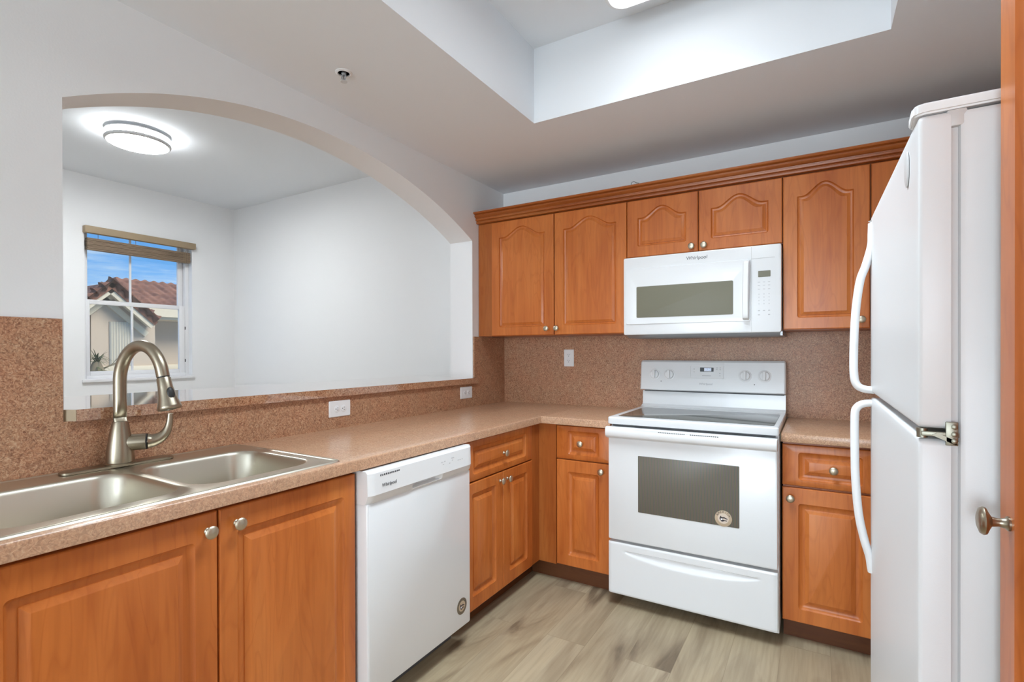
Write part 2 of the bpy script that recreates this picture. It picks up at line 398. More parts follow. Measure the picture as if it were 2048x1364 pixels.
# ------------------------------------------------------------------ the setting
ZC, ZT = 2.4139, 2.785
XR, YB = 2.85, -9.8
struct('floor', BX(-3.55, XR+.15, YB-.15, .15, -.12, 0), 'floor')
# dropped kitchen ceiling with its open tray
tx0, tx1, ty0, ty1 = .7337, 2.1733, -3.55, -.8904
xs = [0, tx0, tx1, XR]; ys = [YB, ty0, ty1, 0]
cb = cells(B(), xs, ys, lambda i, j: not (i == 1 and j == 1), ZC, ZT)
struct('ceiling', cb, 'ceil', smooth=0)
struct('ceiling_upper', BX(-3.55, XR+.15, YB-.15, .15, ZT, ZT+.15), 'ceil', smooth=0)
# left wall with the arched opening
AY0, AY1, SILL = -2.516, -.392, 1.064
def arch_z(y): return ((((-.02093926*y-.09969598)*y-.37964995)*y-.77164131)*y+1.75328622)
def wall_left():
    b = B(); T = -.18; H = ZT
    N = 48; Y = [AY0+(AY1-AY0)*i/N for i in range(N+1)]
    prof = {}
    for x in (0, T):
        low = [b.verts.new((x, y, SILL)) for y in Y]; arc = [b.verts.new((x, y, arch_z(y))) for y in Y]; top = [b.verts.new((x, y, H)) for y in Y]; bot = [b.verts.new((x, y, 0)) for y in Y]
        strip(b, bot, low); strip(b, arc, top)
        l0, l1 = b.verts.new((x, YB, 0)), b.verts.new((x, YB, H)); r0, r1 = b.verts.new((x, 0, 0)), b.verts.new((x, 0, H))
        b.faces.new([l0, bot[0], low[0], arc[0], top[0], l1]); b.faces.new([bot[-1], r0, r1, top[-1], arc[-1], low[-1]])
        prof[x] = (low, arc, top, bot, (l0, l1), (r0, r1))
    A, C = prof[0], prof[T]
    strip(b, A[0], C[0]); strip(b, A[1], C[1]); strip(b, A[2], C[2]); strip(b, A[3], C[3])
    for i in (0, -1): b.faces.new([A[0][i], A[1][i], C[1][i], C[0][i]])
    for k in (4, 5): b.faces.new([A[k][0], A[k][1], C[k][1], C[k][0]])
    return struct('wall_left', b, 'wall', smooth=20)
wall_left()
struct('wall_back', BX(-3.55, XR+.15, 0, .15, 0, ZT), 'wall', smooth=0)
struct('wall_right', BX(XR, XR+.15, YB, 0, 0, ZT), 'wall', smooth=0)
# rear wall of the open room behind the camera, with an invented opening for the fill light, and the dining side behind the left wall
rb = B()
for q in ((-3.55, -2.75, 0, ZT), (-.65, .15, 0, ZT), (2.55, XR+.15, 0, ZT), (-2.75, -.65, 2.4, ZT), (.15, 2.55, 2.4, ZT), (-2.75, -.65, 0, .15), (.15, 2.55, 0, .1)):
    box(rb, q[0], q[1], YB-.15, YB, q[2], q[3])
struct('wall_rear', rb, 'wall', smooth=0)
# dining-room wall with the window
WX = -3.37; wy0, wy1, wz0, wz1 = -1.295, -.430, 1.042, 2.354
wb = B()
box(wb, WX-.18, WX, YB, wy0, 0, ZT); box(wb, WX-.18, WX, wy1, 0, 0, ZT); box(wb, WX-.18, WX, wy0, wy1, 0, wz0); box(wb, WX-.18, WX, wy0, wy1, wz1, ZT)
struct('wall_dining', wb, 'wall', smooth=0)
struct('baseboard_dining', BX(WX, WX+.012, YB, -.001, 0, .09, bev=.003), 'vinyl')
struct('baseboard_back', BX(WX+.012, -.18, -.012, 0, 0, .09, bev=.003), 'vinyl')
struct('trim_1', BX(WX-.10, WX+.022, wy0-.02, wy1+.012, wz0-.022, wz0+.004, bev=.004), 'vinyl')   # window stool

win = empty('window_1', (WX-.09, (wy0+wy1)/2, wz0), None, None, kind='structure')
fx0, fx1 = WX-.135, WX-.062
b = B(); f = .032
box(b, fx0, fx1, wy0, wy0+f, wz0, wz1, .003); box(b, fx0, fx1, wy1-f, wy1, wz0, wz1, .003); box(b, fx0, fx1, wy0+f, wy1-f, wz0, wz0+.034, .003); box(b, fx0, fx1, wy0+f, wy1-f, wz1-.018, wz1, .003)
put('frame', b, 'vinyl', win)
ymid = -.912; zm = 1.712
def sash(name, x0, x1, z0, z1, st, bot, top):
    b = B(); ya, yb = wy0+.034, wy1-.034
    box(b, x0, x1, ya, ya+st, z0, z1, .003); box(b, x0, x1, yb-st-.022, yb, z0, z1, .003); box(b, x0, x1, ya+st, yb-st-.022, z0, z0+bot, .003); box(b, x0, x1, ya+st, yb-st-.022, z1-top, z1, .003)
    s = put(name, b, 'vinyl', win)
    put('muntin', BX((x0+x1)/2-.008, (x0+x1)/2+.008, ymid-.008, ymid+.008, z0+bot, z1-top, .002), 'vinyl', s)
    put('pane', BX((x0+x1)/2-.002, (x0+x1)/2+.002, ya+st-.003, yb-st-.019, z0+bot-.003, z1-top+.003), 'pane', s, smooth=0)
    return s
sash('upper_sash', WX-.130, WX-.104, zm-.005, wz1-.018, .024, .03, .020)
low = sash('lower_sash', WX-.100, WX-.070, wz0+.034, zm+.022, .028, .035, .038)
for z in (1.50, 1.18): put('latch', BX(WX-.080, WX-.062, wy1-.034, wy1-.026, z, z+.03, .002), 'gap', low)

# ------------------------------------------------------------------ woven blind
bl = empty('window_blind', (WX, (wy0+wy1)/2, 2.36), 'woven brown wood blind raised to the top of the dining room window', 'blind')
put('valance', BX(WX+.002, WX+.058, wy0-.012, wy1+.012, 2.288, 2.347, .004), 'valance', bl, label='tan flat valance board')
b = B()
for k in range(9): box(b, WX-.032+.002*(k % 3), WX+.018+.003*((k*2) % 3), wy0+.016, wy1-.022, 2.152+.0112*k, 2.1622+.0112*k, .002)
put('slat_bundle', b, 'woven', bl)
for nm, q in (('lift_cord', [(WX+.026, y, 2.15, 2.262) for y in (wy1-.085, wy1-.070, wy1-.055)]), ('hanger_cord', [(WX-.005, y, 2.25, 2.292) for y in (wy0+.10, ymid, wy1-.10)])):
    for x, y, za, zb in q:
        b = B(); tube(b, [(x, y, za), (x, y, zb)], .0018, 8); put(nm, b, 'valance', bl)

# ------------------------------------------------------------------ lamps and sprinkler
dl = empty('ceiling_light', (-2.062, -1.438, ZT), 'round white flush-mounted lamp glowing on the dining room ceiling beyond the arch', 'lamp')
c = (-2.055, -1.445, ZT)
b = B(); lathe(b, c, (0, 0, -1), [(.150, 0), (.150, .012), (.160, .016), (.160, .018)], 64); put('mounting_plate', b, 'whitep', dl)
b = B(); lathe(b, c, (0, 0, -1), [(.183, .018), (.188, .020), (.188, .026), (.183, .027)], 64); put('upper_ring', b, 'whitep', dl)
b = B(); lathe(b, c, (0, 0, -1), [(.184, .027), (.187, .030), (.187, .058), (.184, .060)], 64); put('side_diffuser', b, 'dinside', dl)
b = B(); lathe(b, c, (0, 0, -1), [(.182, .060), (.189, .061), (.190, .066), (.188, .076), (.180, .082), (.174, .081), (.172, .078)], 64); put('trim_ring', b, 'offw', dl)
b = B(); lathe(b, c, (0, 0, -1), [(.172, .078), (.168, .083), (.10, .086), (0, .087)], 64); put('diffuser', b, 'dinlamp', dl)

kl = empty('fluorescent_light', (1.4535, -1.70, ZT), 'white rounded rectangular fixture in the recessed tray of the kitchen ceiling', 'lamp')
def rloop(i, z, r): return [(u, v, z) for u, v in rrect(1.196+i, 1.711-i, -2.34+i, -1.048-i, r, 9)]
b = B(); loops(b, [rloop(.03, ZT, .05), rloop(.03, ZT-.02, .05)]); put('mounting_plate', b, 'whitep', kl)
b = B(); loops(b, [rloop(.02, ZT-.02, .06), rloop(0, ZT-.025, .07), rloop(0, ZT-.065, .07), rloop(.006, ZT-.078, .068), rloop(.02, ZT-.082, .06)]); put('housing', b, 'vinyl', kl)
b = B(); loops(b, [rloop(.022, ZT-.082, .058), rloop(.024, ZT-.086, .056), rloop(.05, ZT-.090, .05)]); put('diffuser', b, 'kitlamp', kl)
# the fixture's own downward light, leaving its prismatic diffuser
kld = light('kitchen_lamp_light', 'AREA', (1.4535, -1.70, ZT-.094), 25, (.775, .91, 1), (0, 0, 0), shape='RECTANGLE', size=.40, size_y=1.14, spread=math.radians(115))

sp = empty('fire_sprinkler', (.288, -1.70, ZC), 'small chrome pendent fire sprinkler head on the dropped kitchen ceiling', 'sprinkler')
c = (.288, -1.70, ZC)
b = B(); lathe(b, c, (0, 0, -1), [(.034, 0), (.034, .002), (.026, .006), (.023, .004), (.022, -.012), (0, -.012)], 40); put('escutcheon', b, 'whitep', sp)
b = B(); lathe(b, c, (0, 0, -1), [(.010, -.01), (.010, .006), (.007, .010), (.0, .012)], 20)
for s in (-1, 1): tube(b, bez([(c[0]+s*.008, c[1], ZC-.006), (c[0]+s*.012, c[1], ZC-.018), (c[0]+s*.003, c[1], ZC-.034)], 6), .0022, 8)
put('head', b, 'vent', sp)
b = B(); tube(b, [(c[0], c[1], ZC-.010), (c[0], c[1], ZC-.034)], .0024, 10); put('bulb', b, 'dark', sp)
b = B(); lathe(b, (c[0], c[1], ZC-.034), (0, 0, -1), [(.004, 0), (.014, .001), (.014, .003), (.004, .004)], 24); put('deflector', b, 'offw', sp)

# ------------------------------------------------------------------ base cabinets
TOP = .914; CT = .038; CB = TOP-CT
LX = mapper('x+', .61); BY = mapper('y-', -.61)
G_B, G_W = 'cherry base cabinets', 'cherry wall cabinets'
def sub(bm, *boxes):
    for q in boxes: box(bm, *q)
    return bm
cab = empty('sink_cabinet', (.30, -2.397, 0), 'wide two-door cherry base cabinet below the stainless sink, left of the dishwasher', 'cabinet', G_B)
put('body', sub(B(), (.01, .59, -2.86, -2.842, .10, CB), (.01, .59, -1.955, -1.937, .10, CB), (.01, .59, -2.842, -1.955, .10, .118), (.01, .02, -2.842, -1.955, .118, CB), (.57, .59, -2.842, -1.955, .118, .15), (.57, .59, -2.842, -1.955, .845, CB), (.57, .59, -2.42, -2.375, .15, .845)), 'woodb', cab)
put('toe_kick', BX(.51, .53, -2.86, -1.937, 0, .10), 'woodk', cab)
door(cab, LX, -2.862, -2.3985, .103, .862, (-2.425, .816), iu=.056, iz0=.066, iz1=.066)
door(cab, LX, -2.3945, -1.938, .103, .862, (-2.349, .816), iu=.048, iz0=.066, iz1=.066)

cab = empty('base_cabinet', (.30, -.99, 0), 'cherry base cabinet right of the dishwasher with one wide drawer above two narrow doors', 'cabinet', G_B)
put('body', BX(.01, .59, -1.325, -.613, .10, CB), 'woodb', cab)
put('corner_filler', BX(.588, .606, -.690, -.594, .10, CB), 'woodb', cab)
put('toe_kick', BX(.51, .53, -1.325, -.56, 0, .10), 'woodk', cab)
d = put('drawer', panel_front(B(), LX, -1.322, -.692, .684, .868, .070, .030, .030), 'wood', cab); knob(d, LX, -.990, .770)
door(cab, LX, -1.322, -.9965, .098, .678, (-1.024, .638), iu=.062, iz0=.062, iz1=.050)
door(cab, LX, -.9925, -.692, .098, .678, (-.957, .636), iu=.058, iz0=.062, iz1=.050)

cab = empty('base_cabinet.001', (.82, -.30, 0), 'slim one-drawer one-door cherry base cabinet between the room corner and the range', 'cabinet', G_B)
put('body', BX(.61, 1.035, -.59, -.01, .10, CB), 'woodb', cab)
put('corner_filler', BX(.606, .713, -.606, -.588, .10, CB), 'woodb', cab)
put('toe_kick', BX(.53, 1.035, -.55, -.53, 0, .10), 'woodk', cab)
d = put('drawer', panel_front(B(), BY, .717, 1.030, .688, .868, .066, .026, .026), 'wood', cab); knob(d, BY, .863, .778)
door(cab, BY, .717, 1.030, .106, .682, (.980, .642), iu=.066, iz0=.058, iz1=.062)

cab = empty('base_cabinet.002', (2.0, -.30, 0), 'cherry base cabinet right of the range, its drawer and door partly hidden by the refrigerator', 'cabinet', G_B)
put('body', BX(1.818, XR-.01, -.59, -.01, .10, CB), 'woodb', cab)
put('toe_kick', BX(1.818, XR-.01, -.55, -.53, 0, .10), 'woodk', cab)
d = put('drawer', panel_front(B(), BY, 1.8165, 2.170, .686, .864, .061, .026, .032), 'wood', cab); knob(d, BY, 2.007, .769)
door(cab, BY, 1.8165, 2.170, .093, .676, (1.848, .631), iu=.061, iz0=.058, iz1=.066)

# ------------------------------------------------------------------ worktops, splashes, bar ledge
X = [.003, .045, .580, .635, 1.034]; Y = [-3.02, -2.830, -2.020, -.635, -.003]
b = cells(B(), X, Y, lambda i, j: (i == 3 and j == 3) or (i < 3 and not (i == 1 and j == 1)), CB, TOP)
es = [e for e in b.edges if all(abs(v.co.z-TOP) < 1e-5 for v in e.verts) and (all(abs(v.co.x-.635) < 1e-5 for v in e.verts) or all(abs(v.co.y+.635) < 1e-5 and v.co.x > .63 for v in e.verts))]
bmesh.ops.recalc_face_normals(b, faces=b.faces)
bmesh.ops.bevel(b, geom=es, offset=.006, segments=3, profile=.5, affect='EDGES')
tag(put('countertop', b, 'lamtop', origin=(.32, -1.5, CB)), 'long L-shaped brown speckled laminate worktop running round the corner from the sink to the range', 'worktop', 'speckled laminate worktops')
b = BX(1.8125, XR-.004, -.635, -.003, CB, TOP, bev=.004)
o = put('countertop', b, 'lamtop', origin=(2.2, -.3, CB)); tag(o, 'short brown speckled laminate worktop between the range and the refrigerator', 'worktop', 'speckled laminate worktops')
put('edge_strip', BX(1.8105, 1.8125, -.632, -.004, CB+.001, TOP-.001), 'edge', o)
b = prism(B(), [(-3.02, TOP), (-.004, TOP), (-.004, 1.372), (AY1+.006, 1.372), (AY1+.006, 1.101), (AY1+.026, 1.101), (AY1+.026, 1.0655), (AY0-.005, 1.0655), (AY0-.005, 1.10), (AY0-.006, 1.374), (-3.02, 1.374)], .0005, .010, 'yz')
tag(put('backsplash', b, 'lam', origin=(0, -1.5, TOP)), 'brown speckled splash panel on the left wall behind the sink and under the bar ledge', 'backsplash', 'speckled splash panels')
tag(put('backsplash', BX(.0105, XR-.002, -.010, -.0005, TOP, 1.373), 'lam', origin=(1.4, 0, TOP)), 'brown speckled splash panel on the back wall behind the white range', 'backsplash', 'speckled splash panels')
led = [(.001, -2.5165), (.032, -2.4965), (.032, -.367), (.001, -.367), (.001, AY1), (-.1805, AY1), (-.1805, -.26), (-.52, -.26), (-.56, -.30), (-.56, -2.60), (-.1805, -2.60), (-.1805, AY0), (.001, AY0)]
b = prism(B(), led, 1.0655, 1.101)
o = tag(put('bar_ledge', b, 'lamled', origin=(-.2, -1.45, 1.0655), smooth=0), 'brown speckled laminate bar ledge along the bottom of the arched opening', 'ledge')
b = prism(B(), [(.0012, -2.5172), (.0322, -2.4972), (.0326, -2.4980), (.0016, -2.5180)], 1.0665, 1.1005); put('end_strip', b, 'edge', o, label='pale angled edge strip at the left end')

# ------------------------------------------------------------------ sink
sk = empty('sink', (.31, -2.425, TOP), 'stainless steel double-bowl drop-in sink set into the long worktop', 'sink')
def sink():
    b = B(); zt = .9175; k = 9
    holes = [(.162, .546, -2.812, -2.437), (.160, .546, -2.405, -2.046)]
    cellsr = [(.036, .594, -2.848, -2.421), (.036, .594, -2.421, -2.008)]
    for (u0, u1, v0, v1), (X0, X1, Y0, Y1) in zip(holes, cellsr):
        r = .075
        inn = rrect(u0, u1, v0, v1, r, k); inn2 = rrect(u0-.006, u1+.006, v0-.006, v1+.006, r+.006, k)
        out = []
        cor = [(X1, Y0), (X1, Y1), (X0, Y1), (X0, Y0)]
        for i, (x, y) in enumerate(inn2):
            g, j = divmod(i, k); t = j/(k-1); cx, cy = cor[g]
            ax, ay = inn2[g*k]; bx_, by_ = inn2[g*k+k-1]
            if g in (0, 2):   # starts on a y-edge, ends on an x-edge
                out.append((ax+(cx-ax)*min(1, 2*t), cy) if t <= .5 else (cx, cy+(by_-cy)*(2*t-1)))
            else:
                out.append((cx, ay+(cy-ay)*min(1, 2*t)) if t <= .5 else (cx+(bx_-cx)*(2*t-1), cy))
        loops(b, [[(x, y, zt) for x, y in out], [(x, y, zt) for x, y in inn2], [(x, y, zt-.001) for x, y in rrect(u0-.003, u1+.003, v0-.003, v1+.003, r+.003, k)], [(x, y, zt-.005) for x, y in inn]], False, False)
    bmesh.ops.remove_doubles(b, verts=b.verts, dist=.0004)
    # raised bead and skirt round the rim
    L = []
    for off, z in ((0, zt), (-.004, zt+.0022), (-.011, zt+.0022), (-.014, zt), (-.016, TOP)):
        L.append([(x, y, z) for x, y in rrect(.036+off, .594-off, -2.848+off, -2.008-off, .012-off*.6, 6)])
    loops(b, L, False, False)
    put('rim', b, 'steel', sk, smooth=35)
    for (u0, u1, v0, v1) in holes:
        b = B(); L = []
        for d, z, r in ((0, zt-.005, .075), (.004, .905, .073), (.010, .78, .07), (.016, .752, .066), (.032, .737, .055), (.07, .733, .04), (.12, .7315, .02)):
            L.append([(x, y, z) for x, y in rrect(u0+d, u1-d, v0+d, v1-d, r, k)])
        loops(b, L, False, True)
        ba = put('bowl', b, 'steel', sk, smooth=40)
        b = B(); lathe(b, ((u0+u1)/2, (v0+v1)/2, .732), (0, 0, 1), [(.045, 0), (.044, .002), (.036, .002), (.03, -.004), (0, -.004)], 32); put('drain', b, 'zinc', ba)
sink()

# ------------------------------------------------------------------ faucet
FX, FY, FZ = .075, -2.402, .9175
fa = empty('faucet', (FX, FY, FZ), 'brushed nickel pull-down kitchen faucet with a high gooseneck behind the sink', 'faucet')
b = B(); L = []
for i, z in ((.002, FZ), (0, FZ+.002), (0, FZ+.0075), (.003, FZ+.0095)): L.append([(x, y, z) for x, y in rrect(FX-.030+i, FX+.026-i, FY-.150+i, FY+.150-i, .024, 8)])
loops(b, L); put('deck_plate', b, 'nickel', fa)
b = B(); lathe(b, (FX, FY, FZ+.008), (0, 0, 1), [(.040, 0), (.041, .004), (.037, .007), (.037, .012), (.0365, .022), (.034, .05), (.029, .085), (.0225, .122), (.0195, .132), (.0175, .1325)], 40); put('body', b, 'nickel', fa, smooth=40)
PH = math.radians(17); D = Vector((math.cos(PH), math.sin(PH), 0)); P0 = Vector((FX, FY, FZ))
def fp(r, z): return P0+D*r+Vector((0, 0, z))
R = .084; RZ = .112; zc = .264
pts = [fp(0, .135), fp(0, .17), fp(0, .21), fp(0, .24)]+[fp(R-R*math.cos(a), zc+RZ*math.sin(a)) for a in [PI*i/24 for i in range(0, 23)]]
end = pts[-1]; tang = (pts[-1]-pts[-2]).normalized()
pts += [end+tang*.012]
b = B(); tube(b, pts, .0178, 28); put('spout', b, 'nickel', fa, smooth=50)
hb = end+tang*.016
b = B(); lathe(b, end+tang*.010, tang, [(.0165, 0), (.0165, .006)], 32); put('joint_ring', b, 'black', fa)
b = B(); lathe(b, hb, tang, [(.0180, 0), (.0188, .002), (.0200, .03), (.0255, .065), (.0312, .088), (.0320, .094), (.0300, .098)], 36)
hd = put('spray_head', b, 'nickel', fa, smooth=40)
b = B(); lathe(b, hb+tang*.0965, tang, [(.027, 0), (.024, .002), (.017, .0025), (.015, .0005), (.010, .0005), (.010, .004), (0, .004)], 32); put('nozzle', b, 'zinc', hd)
side = (Vector((CAM.x, CAM.y, hb.z))-hb); side = (side-tang*side.dot(tang)).normalized(); side = (side+tang.cross(side)*(-.55)).normalized()
if side.dot(rt) < 0: pass
bc = hb+tang*.052
b = B(); e2 = tang.cross(side)
for k in range(1):
    L = []
    for rr, h in ((1.0, .018), (1.0, .0235), (.85, .0255), (.4, .0268), (.02, .027)):
        L.append([bc+side*h+(tang*math.cos(q)*.019+e2*math.sin(q)*.0105)*rr for q in [2*PI*i/24 for i in range(24)]])
    loops(b, L)
put('spray_button', b, 'black', hd, label='black oval spray button')
hz = .072; HD = Vector((.50, .866, 0)).normalized()
h0 = P0+Vector((0, 0, hz))
b = B(); lathe(b, h0+HD*.018, HD, [(.024, 0), (.0255, .004), (.0255, .048), (.0245, .049)], 32); hub = put('handle_hub', b, 'nickel', fa)
b = B(); lathe(b, h0+HD*.067, HD, [(.0248, 0), (.0248, .003)], 32); put('hub_seam', b, 'black', hub)
Z = Vector((0, 0, 1))
path = bez([h0+HD*.070, h0+HD*.086+Z*.0015, h0+HD*.105+Z*.010, h0+HD*.120+Z*.027, h0+HD*.128+Z*.052, h0+HD*.131+Z*.085], 6)
n = len(path); b = B(); tube(b, path, [(.0245*(1-i/(n-1))**1.2+.0085*(i/(n-1))) for i in range(n)], 22); put('lever', b, 'nickel', fa, smooth=50)

# ------------------------------------------------------------------ power outlets
def outlet(name, mp, u, z, horiz, label):
    c = mp(u, 0, z)
    o = empty(name, c, label, 'outlet', 'duplex outlets in the splash panels')
    w, h = (.124, .076) if horiz else (.072, .114)
    b = B(); L = []
    for d, oo in ((0, 0), (0, .003), (.003, .006)): L.append([mp(a, oo, q) for a, q in rrect(u-w/2+d, u+w/2-d, z-h/2+d, z+h/2-d, .004, 3)])
    loops(b, L); put('cover_plate', b, 'whitep', o)
    for s in (-1, 1):
        cu, cz = (u+s*.0195, z) if horiz else (u, z+s*.0195)
        p = mp(cu, 0, cz); dd = mp(cu, 1, cz)-p
        b = B(); lathe(b, p+dd*.0055, dd, [(.0165, 0), (.0165, .0016), (.0155, .002)], 24); rc = put('receptacle', b, 'whitep', o)
        b = B()
        for (du, dz, a, q) in ((-.005, .003, .0011, .0038), (.005, .003, .0011, .0032), (0, -.007, .0022, .0022)):
            if horiz: du, dz, a, q = dz, du, q, a
            P = [mp(cu+du+sx*a, .0072+k*.0006, cz+dz+sz*q) for k in (0, 1) for sx, sz in ((-1, -1), (1, -1), (1, 1), (-1, 1))]
            loops(b, [P[:4], P[4:]])
        put('slots', b, 'gap', rc, smooth=0)
WL = mapper('x+', .0100); WBk = mapper('y-', -.0100)
outlet('power_outlet', WL, -1.493, 1.006, True, 'white horizontal outlet below the bar ledge near the middle of the left splash panel')
outlet('power_outlet', WL, -.480, 1.010, True, 'white horizontal outlet below the right end of the bar ledge, close to the corner')
outlet('power_outlet', WBk, .521, 1.229, False, 'white upright outlet on the back splash panel left of the range')

# ------------------------------------------------------------------ wall cabinets and crown
UY = mapper('y-', -.335); UB, UT = 1.374, 2.116
def wallcab(x0, x1, z0, label, loc):
    c = empty('wall_cabinet', (loc, -.16, z0), label, 'cabinet', G_W)
    put('body', BX(x0, x1, -.315, -.002, z0, 2.188), 'woodb', c); return c
c = wallcab(.003, 1.025, UB, 'tall two-door cherry wall cabinet in the corner next to the arched opening', .5)
put('side_filler', BX(.003, .110, -.322, -.314, UB, 2.118), 'woodb', c)
door(c, UY, .113, .566, UB+.002, UT, (.522, 1.414), .058)
door(c, UY, .572, 1.0235, UB+.002, UT, (.590, 1.414), .058)
c = wallcab(1.0265, 1.8035, 1.797, 'short two-door cherry wall cabinet directly above the white microwave', 1.41)
door(c, UY, 1.0275, 1.4105, 1.799, UT, (1.380, 1.826), .056, iz0=.058)
door(c, UY, 1.4145, 1.8025, 1.799, UT, (1.442, 1.826), .056, iz0=.058)
c = wallcab(1.805, 2.1555, UB, 'tall single-door cherry wall cabinet right of the microwave', 1.98)
door(c, UY, 1.8065, 2.153, UB+.002, UT, (2.121, 1.414), .058)
c = wallcab(2.157, XR-.004, UB, 'cherry wall cabinet at the right end, mostly hidden behind the refrigerator top', 2.4)
door(c, UY, 2.1585, 2.495, UB+.002, UT, (2.19, 1.414), .058)
door(c, UY, 2.499, XR-.006, UB+.002, UT, (2.53, 1.414), .058)
prof = [(-.315, 2.122), (-.341, 2.122), (-.347, 2.124), (-.348, 2.132), (-.343, 2.135), (-.343, 2.139), (-.355, 2.142), (-.357, 2.150), (-.351, 2.153), (-.352, 2.157), (-.360, 2.160), (-.368, 2.168), (-.368, 2.172), (-.363, 2.174), (-.363, 2.178), (-.378, 2.182), (-.381, 2.187), (-.381, 2.193), (-.300, 2.193), (-.300, 2.189), (-.315, 2.189)]
b = B(); loops(b, [[(.002, y, z) for y, z in prof], [(XR-.003, y, z) for y, z in prof]])
tag(put('crown_moulding', b, 'woodx', origin=(1.4, -.34, 2.122), smooth=25), 'long stepped cherry crown moulding along the top of the wall cabinets', 'moulding')
hk = B(); tube(hk, bez([(1.065, -.376, 2.1955), (1.068, -.376, 2.205), (1.080, -.376, 2.210), (1.090, -.376, 2.203), (1.098, -.376, 2.199), (1.110, -.376, 2.1955)], 5), .0022, 8)
tag(put('wire_hook', hk, 'hookm', origin=(1.085, -.376, 2.193)), 'tiny bent grey wire lying on top of the crown moulding above the microwave', 'wire')

# ------------------------------------------------------------------ dishwasher
dw = empty('dishwasher', (.30, -1.63, 0), 'white front-control dishwasher built in under the worktop beside the sink cabinet', 'dishwasher')
dy0, dy1 = -1.928, -1.338; dx = .654
put('tub', BX(.03, .600, dy0+.004, dy1-.002, .10, .868), 'whitep', dw)
put('toe_kick', BX(.535, .55, dy0+.004, dy1-.002, 0, .10), 'gap', dw)
b = B(); L = []
for d, x in ((0, .602), (0, dx-.006), (.002, dx-.0015), (.006, dx)): L.append([(x, a, q) for a, q in rrect(dy0+d, dy1-d, .102+d, .760-d*.2, .005, 3)])
loops(b, L); dp = put('door_panel', b, 'white', dw)
prof = [(.602, .757), (dx-.002, .757), (dx+.008, .768), (dx+.0135, .783), (dx+.0145, .788), (dx+.0120, .862), (dx+.006, .870), (.602, .870)]
# control panel as a lofted profile with rounded ends and the pocket handle pressed into its sloped lower lip
ys = [dy0-.001+(dy1-dy0+.002)*i/64 for i in range(65)]
def pk(y):
    t = (y+1.715)/(.170); return 0 if t <= 0 or t >= 1 else min(1, min(t, 1-t)*9)
b = B(); L = []
for i, y in enumerate(ys):
    e = min(i, 64-i); q = {0: .010, 1: .004, 2: .001}.get(e, 0); k = pk(y)
    L.append([(.602, y, .757), (dx-.002-q, y, .757), (dx+.006-q, y, .766), (dx+.009-q-.020*k, y, .770+.002*k), (dx+.0135-q-.016*k, y, .7865), (dx+.0145-q, y, .788), (dx+.0120-q, y, .862), (dx+.006-q, y, .870), (.602, y, .870)])
loops(b, L); cp = put('control_panel', b, 'whitep', dw, smooth=22)
fxx = dx+.0150
textobj('lettering', 'Whirlpool', .017, (fxx, -1.838, .815), (0, 1, 0), (-.03, 0, 1), 'print', cp, shear=.1)
b = B()
for i in range(11):
    y = -1.880+i*.0088; h = .0030 if i in (0, 2, 3, 6) else .0026
    P = [(y, .848), (y+.0048, .848), (y+.0048+.0018, .848+2*h), (y+.0018, .848+2*h)]
    loops(b, [[(dx+.0124, p, q) for p, q in P], [(dx+.0134, p, q) for p, q in P]])
put('label_strip', b, 'dark', cp, smooth=0, label='row of small dark italic print')
for y, z, w in ((-1.552, .832, .012), (-1.532, .833, .008), (-1.485, .838, .016), (-1.482, .829, .006), (-1.443, .822, .006), (-1.430, .822, .006), (-1.415, .822, .006), (-1.540, .822, .006), (-1.50, .82, .006)):
    put('button_print', BX(dx+.0128, dx+.0144, y, y+w, z, z+.0018), 'lightprint', cp, smooth=0)
def sticker(parent, mp, u, z, r, m1='sticker', m2='stickerl'):
    p = mp(u, 0, z); n = mp(u, 1, z)-p; ud = mp(u+1, 0, z)-p
    b = B(); lathe(b, p+n*.0002, n, [(r, 0), (r, .0006), (r*.98, .0008)], 40)
    s = put('sticker', b, m1, parent, label='round tan sticker with dark emblem')
    b = B(); lathe(b, p+n*.0009, n, [(r*.64, 0), (r*.64, .0003)], 36); put('emblem_field', b, m2, s)
    for i, ch in enumerate('AMERICA'):
        a = math.radians(150-120*i/6); q = p+(ud*math.cos(a)+Vector((0, 0, 1))*math.sin(a))*r*.80+n*.001
        tu = ud*math.sin(a)-Vector((0, 0, 1))*math.cos(a); tv = ud*math.cos(a)+Vector((0, 0, 1))*math.sin(a)
        textobj('letter', ch, r*.36, q, tu, tv, 'ink', s, ext=.0002)
    b = B()
    def shape(pts): loops(b, [[p+ud*(x*r)+Vector((0, 0, 1))*(y*r)+n*h for x, y in pts] for h in (.0012, .0015)])
    arc = lambda cx, cy, rr, a0, a1, k=8: [(cx+rr*math.cos(math.radians(a0+(a1-a0)*i/k)), cy+rr*math.sin(math.radians(a0+(a1-a0)*i/k))) for i in range(k+1)]
    shape([(-.42, .10), (-.28, .34), (-.20, .16), (.10, .20), (.50, .02), (.48, -.08), (.10, .04), (-.12, .0), (-.06, -.14), (.10, -.16), (.44, -.20), (.42, -.30), (.14, -.28), (-.02, -.38), (-.18, -.40), (-.34, -.22), (-.44, -.05)])
    put('emblem', b, 'ink', s, smooth=0)
    b = B(); lathe(b, p+n*.0016-ud*(.2*r)-Vector((0, 0, 1))*(.1*r), n, [(r*.11, 0), (r*.11, .0003)], 16); put('emblem_dot', b, 'whitep', s)
    return s
sticker(dp, mapper('x+', dx), -1.400, .194, .034, 'stickerd', 'sticker')

